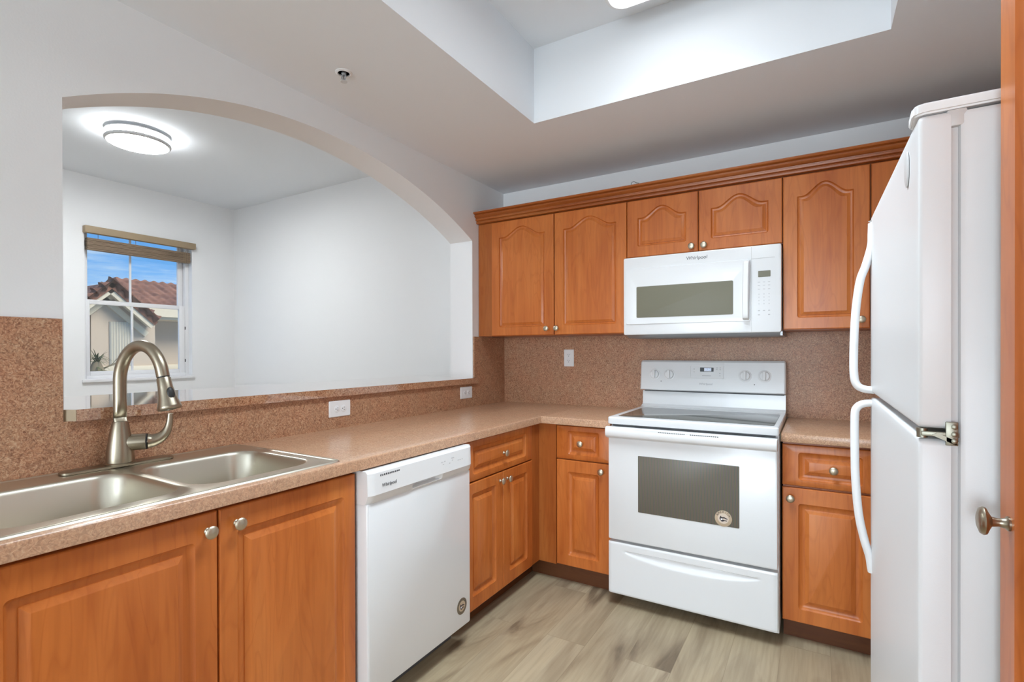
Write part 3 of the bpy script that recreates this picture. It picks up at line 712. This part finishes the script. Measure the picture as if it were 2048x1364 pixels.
# ------------------------------------------------------------------ range
rg = empty('range', (1.4265, -.35, 0), 'white freestanding electric range with a smooth glass top between the base cabinets', 'range')
rx0, rx1, ry = 1.048, 1.805, -.6975
put('body', BX(rx0+.003, rx1+.002, -.655, -.022, .045, .908, bev=.003), 'white', rg)
put('plinth', BX(rx0+.03, rx1-.03, -.50, -.04, 0, .046), 'gap', rg)
b = B(); L = []
for d, z in ((.010, .9095), (.002, .9105), (0, .914), (0, .940), (.003, .9445), (.007, .9455)): L.append([(x, y, z) for x, y in rrect(rx0-.003+d, rx1+.004-d, ry-.003+d, -.075, .012, 6)])
loops(b, L); ck = put('cooktop', b, 'white', rg)
b = B(); L = []
for d, z in ((0, .9450), (0, .9462), (.001, .9465)): L.append([(x, y, z) for x, y in rrect(1.082+d, 1.788-d, -.655+d, -.190-d, .014, 5)])
loops(b, L); hobg = put('glass_hob', b, 'hob', ck, label='grey glass cooking surface')
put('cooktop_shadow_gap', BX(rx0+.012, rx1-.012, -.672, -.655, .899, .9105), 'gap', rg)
# backguard
prof = [(-.190+.075, .9455), (-.078, .958), (-.072, 1.036), (-.022, 1.036), (-.022, .9455)]
b = B(); loops(b, [[(rx0-.012+.004, y, z) for y, z in prof], [(rx1+.001, y, z) for y, z in prof]]); put('backguard_riser', b, 'white', rg)
put('vent_gap', BX(rx0+.006, rx1-.006, -.084, -.03, 1.034, 1.046), 'gap', rg)
prof = [(-.105, 1.043), (-.112, 1.048), (-.094, 1.208), (-.084, 1.218), (-.030, 1.218), (-.022, 1.210), (-.022, 1.043)]
b = B(); L = []
for x, q in ((rx0-.016, .012), (rx0-.013, .004), (rx0-.006, 0), (rx1-.005, 0), (rx1+.001, .004), (rx1+.003, .012)):
    L.append([(x, y+(q if y < -.06 else 0), z-(q if z > 1.1 else 0)) for y, z in prof])
loops(b, L); con = put('control_console', b, 'white', rg)
nC = Vector((0, -1, .1125)).normalized(); vC = Vector((0, .1125, 1)).normalized()
def cpt(x, z, o=0): return Vector((x, -.112+(z-1.048)*.1125, z))+nC*o
for x in (1.119, 1.205, 1.611, 1.707):
    b = B(); lathe(b, cpt(x, 1.136, .0), nC, [(.033, 0), (.033, .0012), (.030, .002), (.0255, .0025), (.0245, .014), (.022, .016), (0, .0165)], 36)
    kb = put('burner_knob', b, 'whitep', con, smooth=35)
    b = B(); P = [cpt(x-.0075, 1.114, 0), cpt(x+.0075, 1.114, 0), cpt(x+.0075, 1.158, 0), cpt(x-.0075, 1.158, 0)]
    Q = [cpt(x-.0055, 1.114, 0), cpt(x+.0055, 1.114, 0), cpt(x+.0055, 1.158, 0), cpt(x-.0055, 1.158, 0)]
    loops(b, [[q+nC*.014 for q in P], [q+nC*.027 for q in P], [q+nC*.029 for q in Q]]); put('grip', b, 'offw' if False else 'whitep', kb, smooth=20)
b = B()
def cbox(b, x0, x1, z0, z1, o0, o1, r=.002):
    loops(b, [[cpt(x, z, o) for x, z in rrect(x0, x1, z0, z1, r, 3)] for o in (o0, o1)])
# raised surround of the clock panel
for q in ((1.322, 1.502, 1.186, 1.190), (1.322, 1.502, 1.118, 1.1215), (1.322, 1.3255, 1.118, 1.190), (1.4985, 1.502, 1.118, 1.190)): cbox(b, *q, 0, .0025)
put('clock_surround', b, 'whitep', con, smooth=0)
b = B(); cbox(b, 1.376, 1.449, 1.156, 1.179, .0002, .0014); dsp = put('clock_display', b, 'display', con)
b = B(); cbox(b, 1.398, 1.437, 1.158, 1.177, .0015, .0019); put('clock_backlight', b, 'bluebg', dsp)
textobj('clock_digits', '9:34', .0185, cpt(1.4175, 1.1675, .0022), (1, 0, 0), vC, 'blueglow', dsp, shear=.15)
for x, z, w in ((1.340, 1.168, .008), (1.340, 1.152, .008), (1.462, 1.176, .010), (1.480, 1.176, .008), (1.462, 1.168, .008), (1.480, 1.166, .008), (1.478, 1.146, .008), (1.479, 1.132, .007), (1.388, 1.131, .048)):
    b = B(); cbox(b, x, x+w, z, z+.004, .0002, .0008, .0008); put('panel_print', b, 'lightprint', con, smooth=0)
textobj('lettering', 'Whirlpool', .017, cpt(1.408, 1.086, .0006), (1, 0, 0), vC, 'grey', con, shear=.1)
for x, z in ((1.158, 1.096), (1.658, 1.090)):
    b = B(); lathe(b, cpt(x, z, 0), nC, [(.0028, 0), (.0028, .0012)], 12); put('indicator_lamp', b, 'gap', con)
# door with window and full-width handle
FR = mapper('y-', ry)
b = B(); L = []
for d, o in ((0, -.040), (0, -.005), (.0015, -.0015), (.005, 0)): L.append([FR(a, o, q) for a, q in rrect(rx0+d, rx1-.002-d, .334+d, .897-d, .006, 4)])
loops(b, L); od = put('oven_door', b, 'white', rg)
b = B(); L = []
for d, o in ((0, .0002), (0, .0012), (.0008, .0016)): L.append([FR(a, o, q) for a, q in rrect(1.199+d, 1.653-d, .488+d, .763-d, .003, 3)])
loops(b, L); owin = put('oven_window', b, 'ovenglass', od)
prof = [(ry-.0005, .840), (ry-.016, .846), (ry-.030, .853), (ry-.034, .860), (ry-.034, .886), (ry-.030, .895), (ry-.022, .898), (ry-.0005, .898)]
b = B(); L = []
for x, q in ((rx0-.007, .006), (rx0-.005, .002), (rx0-.001, 0), (rx1-.005, 0), (rx1-.002, .002), (rx1-.001, .006)): L.append([(x, y+(q if y < ry-.02 else 0), z) for y, z in prof])
loops(b, L); hdl = put('door_handle', b, 'whitep', od)
for x0 in (1.305, 1.45):
    b = B()
    for i in range(15): box(b, x0+i*.0083, x0+i*.0083+.005, ry-.0343, ry-.0325, .888, .8915)
    put('vent_slots', b, 'gap', hdl, smooth=0)
b = B(); box(b, 1.18, 1.60, ry-.0342, ry-.033, .8965-.0035, .8965-.0028); put('slot_line', b, 'offw', hdl, smooth=0)
sticker(owin, mapper('y-', ry-.0016), 1.587, .522, .036)
# storage drawer with the long scooped pull
zs = [.064+.257*i/44 for i in range(45)]; xs = [rx0+(rx1-.002-rx0)*i/80 for i in range(81)]
def scoop(x, z):
    t = (x-1.125)/(1.735-1.125)
    if t <= 0 or t >= 1: return 0
    hgt = .046*(math.sin(PI*t)**.55); zt = .284
    if z > zt or z < zt-hgt: return 0
    s = (zt-z)/max(hgt, 1e-4)
    return .015*(math.sin(PI*t)**.4)*(1-s)*min(1, s/.10)
b = B(); G = [[b.verts.new((x, ry+scoop(x, z)+(.004 if i in (0, 80) else 0)+(.003 if j in (0, 44) else 0), z)) for i, x in enumerate(xs)] for j, z in enumerate(zs)]
for a, q in zip(G, G[1:]): strip(b, a, q)
bk = {}
rim = [G[0][i] for i in range(81)]+[G[j][80] for j in range(1, 45)]+[G[44][i] for i in range(79, -1, -1)]+[G[j][0] for j in range(43, 0, -1)]
back = [b.verts.new((v.co.x, ry+.036, v.co.z)) for v in rim]; strip(b, rim, back, True); b.faces.new(back)
put('storage_drawer', b, 'white', rg, smooth=35)

# ------------------------------------------------------------------ microwave
mw = empty('microwave', (1.414, -.2, 1.362), 'white over-the-range microwave mounted under the short wall cabinet', 'microwave')
mx0, mx1, my = 1.0285, 1.8025, -.40
put('housing', BX(mx0+.006, mx1-.001, -.372, -.012, 1.372, 1.786, bev=.002), 'whitet', mw)
b = B(); prism(b, [(-.385, 1.362), (-.372, 1.374), (-.014, 1.374), (-.014, 1.352), (-.05, 1.346), (-.34, 1.346)], mx0+.012, mx1-.004, 'yz'); put('underside_vent', b, 'vent', mw, label='grey metal underside')
put('side_bracket', BX(mx1-.006, mx1+.004, -.38, -.02, 1.347, 1.366), 'vent', mw)
FM = mapper('y-', my)
b = B(); L = []
for d, o in ((0, -.028), (0, -.006), (.002, -.0015), (.006, 0)): L.append([FM(a, o, q) for a, q in rrect(mx0+d, mx1-d, 1.362+d, 1.786-d, .008, 4)])
loops(b, L)
fa_ = put('front_frame', b, 'white', mw)
# vertical seam between door and control side, and line under the vent band
b = B(); box(b, 1.6715, 1.6735, my-.0012, my+.002, 1.366, 1.782); put('door_seam', b, 'offw', fa_, smooth=0)
b = B(); box(b, 1.674, 1.775, my-.001, my+.002, 1.7215, 1.7235); put('panel_line', b, 'offw', fa_, smooth=0)
# door: raised border, sloped inwards to the window
b = B(); L = []
for (u0, u1, z0, z1, r, o) in ((1.044, 1.670, 1.4195, 1.7215, .008, .0002), (1.0452, 1.6688, 1.4207, 1.7203, .008, .0042), (1.060, 1.655, 1.435, 1.690, .006, .0045), (1.086, 1.606, 1.446, 1.650, .006, .0028), (1.100, 1.592, 1.4525, 1.626, .006, .0012)):
    L.append([FM(a, o, q) for a, q in rrect(u0, u1, z0, z1, r, 5)])
loops(b, L); md = put('door', b, 'white', mw, smooth=18)
b = B(); L = []
for d, o in ((0, .0012), (0, .0024), (.001, .0028)): L.append([FM(a, o, q) for a, q in rrect(1.102+d, 1.590-d, 1.455+d, 1.6235-d, .006, 5)])
loops(b, L); put('window', b, 'mwglass', md, label='dark glass window with olive haze in its colour')
path = bez([FM(1.652, .002, 1.716), FM(1.652, .020, 1.712), FM(1.652, .030, 1.69), FM(1.650, .036, 1.57), FM(1.649, .030, 1.448), FM(1.649, .020, 1.430), FM(1.649, .002, 1.424)], 6)
b = B(); L = []
for i, p in enumerate(path):
    w = .0145
    L.append([p+Vector((sx*w, sy*.005-.0, 0)) for sx, sy in ((-1, .6), (-.7, -1), (.7, -1), (1, .6))])
loops(b, L); put('handle', b, 'whitep', md, smooth=45)
b = B(); L = []
for o in (.0002, .0014): L.append([FM(a, o, q) for a, q in rrect(1.7025, 1.7565, 1.6305, 1.6605, .002, 3)])
loops(b, L); dspm = put('display', b, 'mwglass', fa_, label='small dark display')
b = B()
for r_, z in enumerate((1.606, 1.590, 1.572, 1.548, 1.533, 1.517, 1.501, 1.468, 1.448)):
    for c_, x in enumerate((1.706, 1.728, 1.750)):
        if r_ == 8 and c_ == 1: continue
        w = .010 if r_ < 3 else (.003 if r_ < 7 else .009); hgt = .0022 if r_ < 3 else (.0042 if r_ < 7 else .004)
        box(b, x-w/2, x+w/2, my-.0007, my+.001, z-hgt/2, z+hgt/2)
put('keypad_print', b, 'lightprint', fa_, smooth=0)
textobj('lettering', 'Whirlpool', .025, FM(1.416, .0006, 1.7535), (1, 0, 0), (0, 0, 1), 'print', fa_, shear=.1)

# ------------------------------------------------------------------ refrigerator
rf = empty('refrigerator', (2.45, -1.757, 0), 'white top-freezer refrigerator against the right wall with two curved handles', 'refrigerator')
fx, fn, ff = 2.079, -2.157, -1.357
put('cabinet_body', BX(2.126, 2.80, fn, ff, .03, 1.627, bev=.008), 'whitet', rf)
put('base_grille', BX(2.14, 2.75, fn+.03, ff-.03, 0, .032), 'gap', rf)
put('door_gasket', BX(2.116, 2.127, fn+.008, ff-.010, .07, 1.604), 'offw', rf)
def fdoor(name, z0, z1):
    b = B(); L = []
    prof = [(2.117, .0), (fx+.0055, 0), (fx+.0016, .001), (fx+.0004, .0026), (fx, .0055), (fx, .02)]
    for x, d in prof:
        L.append([(x-(.004*(1-((y+1.757)/.4)**2) if d > .005 else 0), y, z+(.022*(y-fn)/.8 if z1 > 1.5 and z > 1.5 else 0)) for y, z in rrect(fn+d, ff-d, z0+d, z1-d, .010, 4)])
    loops(b, L); return put(name, b, 'whitet', rf, smooth=40)
d1 = fdoor('freezer_door', 1.1545, 1.6285); d2 = fdoor('fridge_door', .075, 1.1385)
def fhandle(par, P):
    path = bez([(x, -1.388, z) for x, z in P], 6); b = B()
    tube(b, path, .0105, 16, flat=1.25); return put('handle', b, 'whitep', par, smooth=50)
fhandle(d1, [(fx+.002, 1.636), (fx+.001, 1.60), (fx-.001, 1.565), (fx-.014, 1.512), (fx-.027, 1.470), (fx-.037, 1.388), (fx-.0415, 1.29), (fx-.0415, 1.205), (fx-.034, 1.174), (fx-.016, 1.163), (fx+.006, 1.161)])
fhandle(d2, [(fx+.006, 1.125), (fx-.018, 1.122), (fx-.034, 1.110), (fx-.0395, 1.085), (fx-.0395, .985), (fx-.0375, .90), (fx-.030, .805), (fx-.017, .735), (fx-.005, .69), (fx-.001, .66), (fx+.001, .648)])
b = B(); prism(b, [(2.80, fn-.001), (2.80, ff), (2.119, ff), (2.119, fn+.105), (2.088, fn+.085), (2.074, fn+.060), (2.072, fn+.012), (2.076, fn+.004), (2.086, fn-.001)], 1.6295, 1.6465); bmesh.ops.bevel(b, geom=list(b.edges), offset=.003, segments=2, affect='EDGES')
put('top_cap', b, 'whitep', rf)
put('top_hinge', BX(2.112, 2.136, fn+.001, fn+.05, 1.604, 1.6295, .003), 'offw', rf)
b = B(); box(b, 2.082, 2.126, fn-.003, fn+.05, 1.143, 1.150, .001); box(b, 2.110, 2.1245, fn-.005, fn-.001, 1.131, 1.166, .001); prism(b, [(2.094, 1.145), (2.122, 1.132), (2.125, 1.137), (2.1, 1.149)], fn-.005, fn-.002, 'xz')
lathe(b, (2.084, fn+.006, 1.140), (0, 0, 1), [(.007, 0), (.007, .014)], 16)
for z in (1.138, 1.148, 1.159): lathe(b, (2.120, fn-.005, z), (0, -1, 0), [(.004, 0), (.004, .002), (.002, .003)], 12)
put('middle_hinge', b, 'zinc', rf, label='exposed metal hinge between the doors')
b = B(); L = []
for s, o in ((1, .0), (1, .0015), (.85, .0028)): L.append([(fx-.0012-o, -2.055+.017*s*math.cos(2*PI*i/32), 1.578+.030*s*math.sin(2*PI*i/32)) for i in range(32)])
loops(b, L); put('badge', b, 'offw', d1, label='pale oval badge')

# ------------------------------------------------------------------ pantry
pn = empty('pantry_cabinet', (2.5, -2.45, 0), 'tall cherry pantry cabinet in the right foreground with a bronze knob on its door', 'cabinet')
put('body', BX(2.184, 2.80, -2.70, -2.186, .10, 2.30), 'woodb', pn)
put('toe_kick', BX(2.25, 2.27, -2.70, -2.186, 0, .10), 'woodk', pn)
PX = mapper('x-', 2.163)
pd = put('door', panel_front(B(), PX, -2.697, -2.189, .105, 2.295, .062, .06, .06), 'wood', pn, smooth=28)
knob(pd, PX, -2.232, 1.044, 1.12, 'nickel')

# ------------------------------------------------------------------ outside the dining-room window
struct('ground_outside', BX(-40, -4.2, -20, 25, -3.2, -3.0), 'ground', smooth=0)
hs = empty('neighbor_house', (-11.5, 2.2, -3.0), 'beige stucco house with a terracotta tile roof seen through the dining room window', 'house')
GX = -11.0; PYK, PZ = 1.70, 2.745
b = B()
prism(b, [(1.46, -3.0), (2.655, -3.0), (2.655, 2.10), (2.30, 2.10), (PYK, 2.60), (1.46, 2.36)], GX-2.2, GX, 'yz'); put('gable_wall', b, 'stucco', hs, smooth=0)
b = BX(GX-5, GX-.72, 2.62, 9.0, -3.0, 2.16); put('side_wall', b, 'stucco', hs, smooth=0)
b = BX(GX-5, GX-.55, -6, 1.47, -3.0, 1.62); put('wing_wall', b, 'stucco', hs, smooth=0)
b = B(); box(b, GX-.56, GX-.25, -6, 1.52, 1.62, 1.72); box(b, GX-.56, GX-.30, -6, 1.50, 1.52, 1.62); put('wing_eave', b, 'trimc', hs, smooth=0)
def rake(y1, z1, w, t, x0, x1, b):
    d = Vector((0, y1-PYK, z1-PZ)).normalized(); n = Vector((0, -d.z, d.y)) if d.y > 0 else Vector((0, d.z, -d.y))
    a = Vector((0, PYK, PZ)); e = Vector((0, y1, z1))
    q = [a-n*w, e-n*w, e-n*(w+t), a-n*(w+t)]
    loops(b, [[(x0, v.y, v.z) for v in q], [(x1, v.y, v.z) for v in q]])
b = B()
rake(PYK+.86, PZ-.79, .10, .09, GX+.28, GX+.33, b); rake(.60, 1.72, .10, .07, GX+.28, GX+.33, b)
rake(PYK+.95, PZ-.874, .20, .12, GX-.0, GX+.05, b); rake(.65, 1.76, .18, .14, GX, GX+.05, b)
put('rake_board', b, 'trimc', hs, smooth=0)
b = B()
for y1, z1 in ((PYK+.86, PZ-.79), (.57, 1.70)): rake(y1, z1, -.0, .10, GX-2.6, GX+.36, b)
put('gable_roof', b, 'roof', hs, smooth=0)
b = B()
for y1, z1 in ((PYK+.86, PZ-.79), (.57, 1.70)): rake(y1, z1, .105, .02, GX-.02, GX+.275, b)
put('gable_soffit', b, 'trimc', hs, smooth=0)
b = B()
for sgn in (1, -1):
    for i in range(6 if sgn > 0 else 9):
        a0 = Vector((GX+.36, PYK+sgn*.135*i, PZ+.05-.124*i)); a1 = Vector((GX+.36, PYK+sgn*.135*(i+1.25), PZ+.05-.124*(i+1.25)))
        tube(b, [a0, a1], [.085, .105], 12)
put('rake_tiles', b, 'roof', hs, smooth=40)
# main roof: a corrugated, stepped tile field
NU, NV = 150, 12
b = B(); rows = []
e0 = Vector((GX-.15, 1.78, 2.26)); rgv = Vector((-2.05, 0, .86)); run = 5.6
for j in range(NV*3+1):
    v = j/(NV*3); fr = (j % 3)/3.0; stp = .05*(1-fr)
    row = []
    ya = 1.85+.75*v
    for i in range(NU+1):
        y = ya+(7.4-ya)*i/NU; w = .020*math.sin(2*PI*y/.21)
        p = e0+rgv*v; row.append(b.verts.new((p.x, y, p.z+w+stp)))
    rows.append(row)
for a, q in zip(rows, rows[1:]): strip(b, a, q)
put('main_roof', b, 'roof', hs, smooth=60)
put('eave_board', BX(GX-.30, GX+.02, 2.42, 8.0, 2.10, 2.285), 'trimc', hs, smooth=0)
put('soffit', BX(GX-.72, GX-.06, 2.66, 8.0, 2.04, 2.10), 'trimc', hs, smooth=0)
b = B(); N = 17
pts = [(GX+.02+(.03 if k % 2 else 0), 1.776+(2.185-1.776)*k/(N-1)) for k in range(N)]
poly = pts+[(GX-.02, pts[-1][1]), (GX-.02, pts[0][1])]
prism(b, poly, .985, 1.94); put('storm_shutter', b, 'shutter', hs, smooth=0)
put('wall_band', BX(GX-.02, GX+.06, 1.44, 2.70, .86, .985, .01), 'trimc', hs)
put('wall_band', BX(GX-.74, GX-.66, 2.66, 8.0, .86, .985, .01), 'trimc', hs)
put('downspout_panel', BX(GX-.56, GX-.50, 1.20, 1.46, .86, 1.5), 'shutter', hs)

pl = empty('leafy_plant', (-10.2, 1.27, -3.0), 'spiky olive-green plant at the lower left of the dining room window view', 'plant')
b = B(); tube(b, [(-10.2, 1.27, -3.0), (-10.2, 1.27, .9), (-10.2, 1.26, 1.10)], [.10, .14, .06], 12); put('stem', b, 'bark', pl)
b = B()
for k in range(70):
    a = random.uniform(0, 2*PI); el = random.uniform(.1, 1.3); ln = random.uniform(.22, .42)
    o0 = Vector((-10.2, 1.27, random.uniform(.92, 1.18))); d = Vector((math.cos(a)*math.cos(el), math.sin(a)*math.cos(el), math.sin(el)))
    sd = d.cross(Vector((0, 0, 1))).normalized()*.016; prev = None
    for i in range(6):
        t = i/5; p = o0+d*ln*t+Vector((0, 0, -.22*t*t*math.cos(el))); w = sd*(1-t*.93)
        cur = [b.verts.new(p-w), b.verts.new(p+Vector((0, 0, .006*(1-t)))), b.verts.new(p+w)]
        if prev: strip(b, prev, cur)
        prev = cur
put('foliage', b, 'leaf', pl, fix=False)
b = B(); tube(b, bez([(-10.2, 1.30, .92), (-10.2, 1.45, 1.0), (-10.2, 1.62, 1.08)], 4), .016, 8); tube(b, [(-10.2, 1.50, 1.02), (-10.2, 1.60, 1.15)], .010, 8); put('twig', b, 'bark', pl)
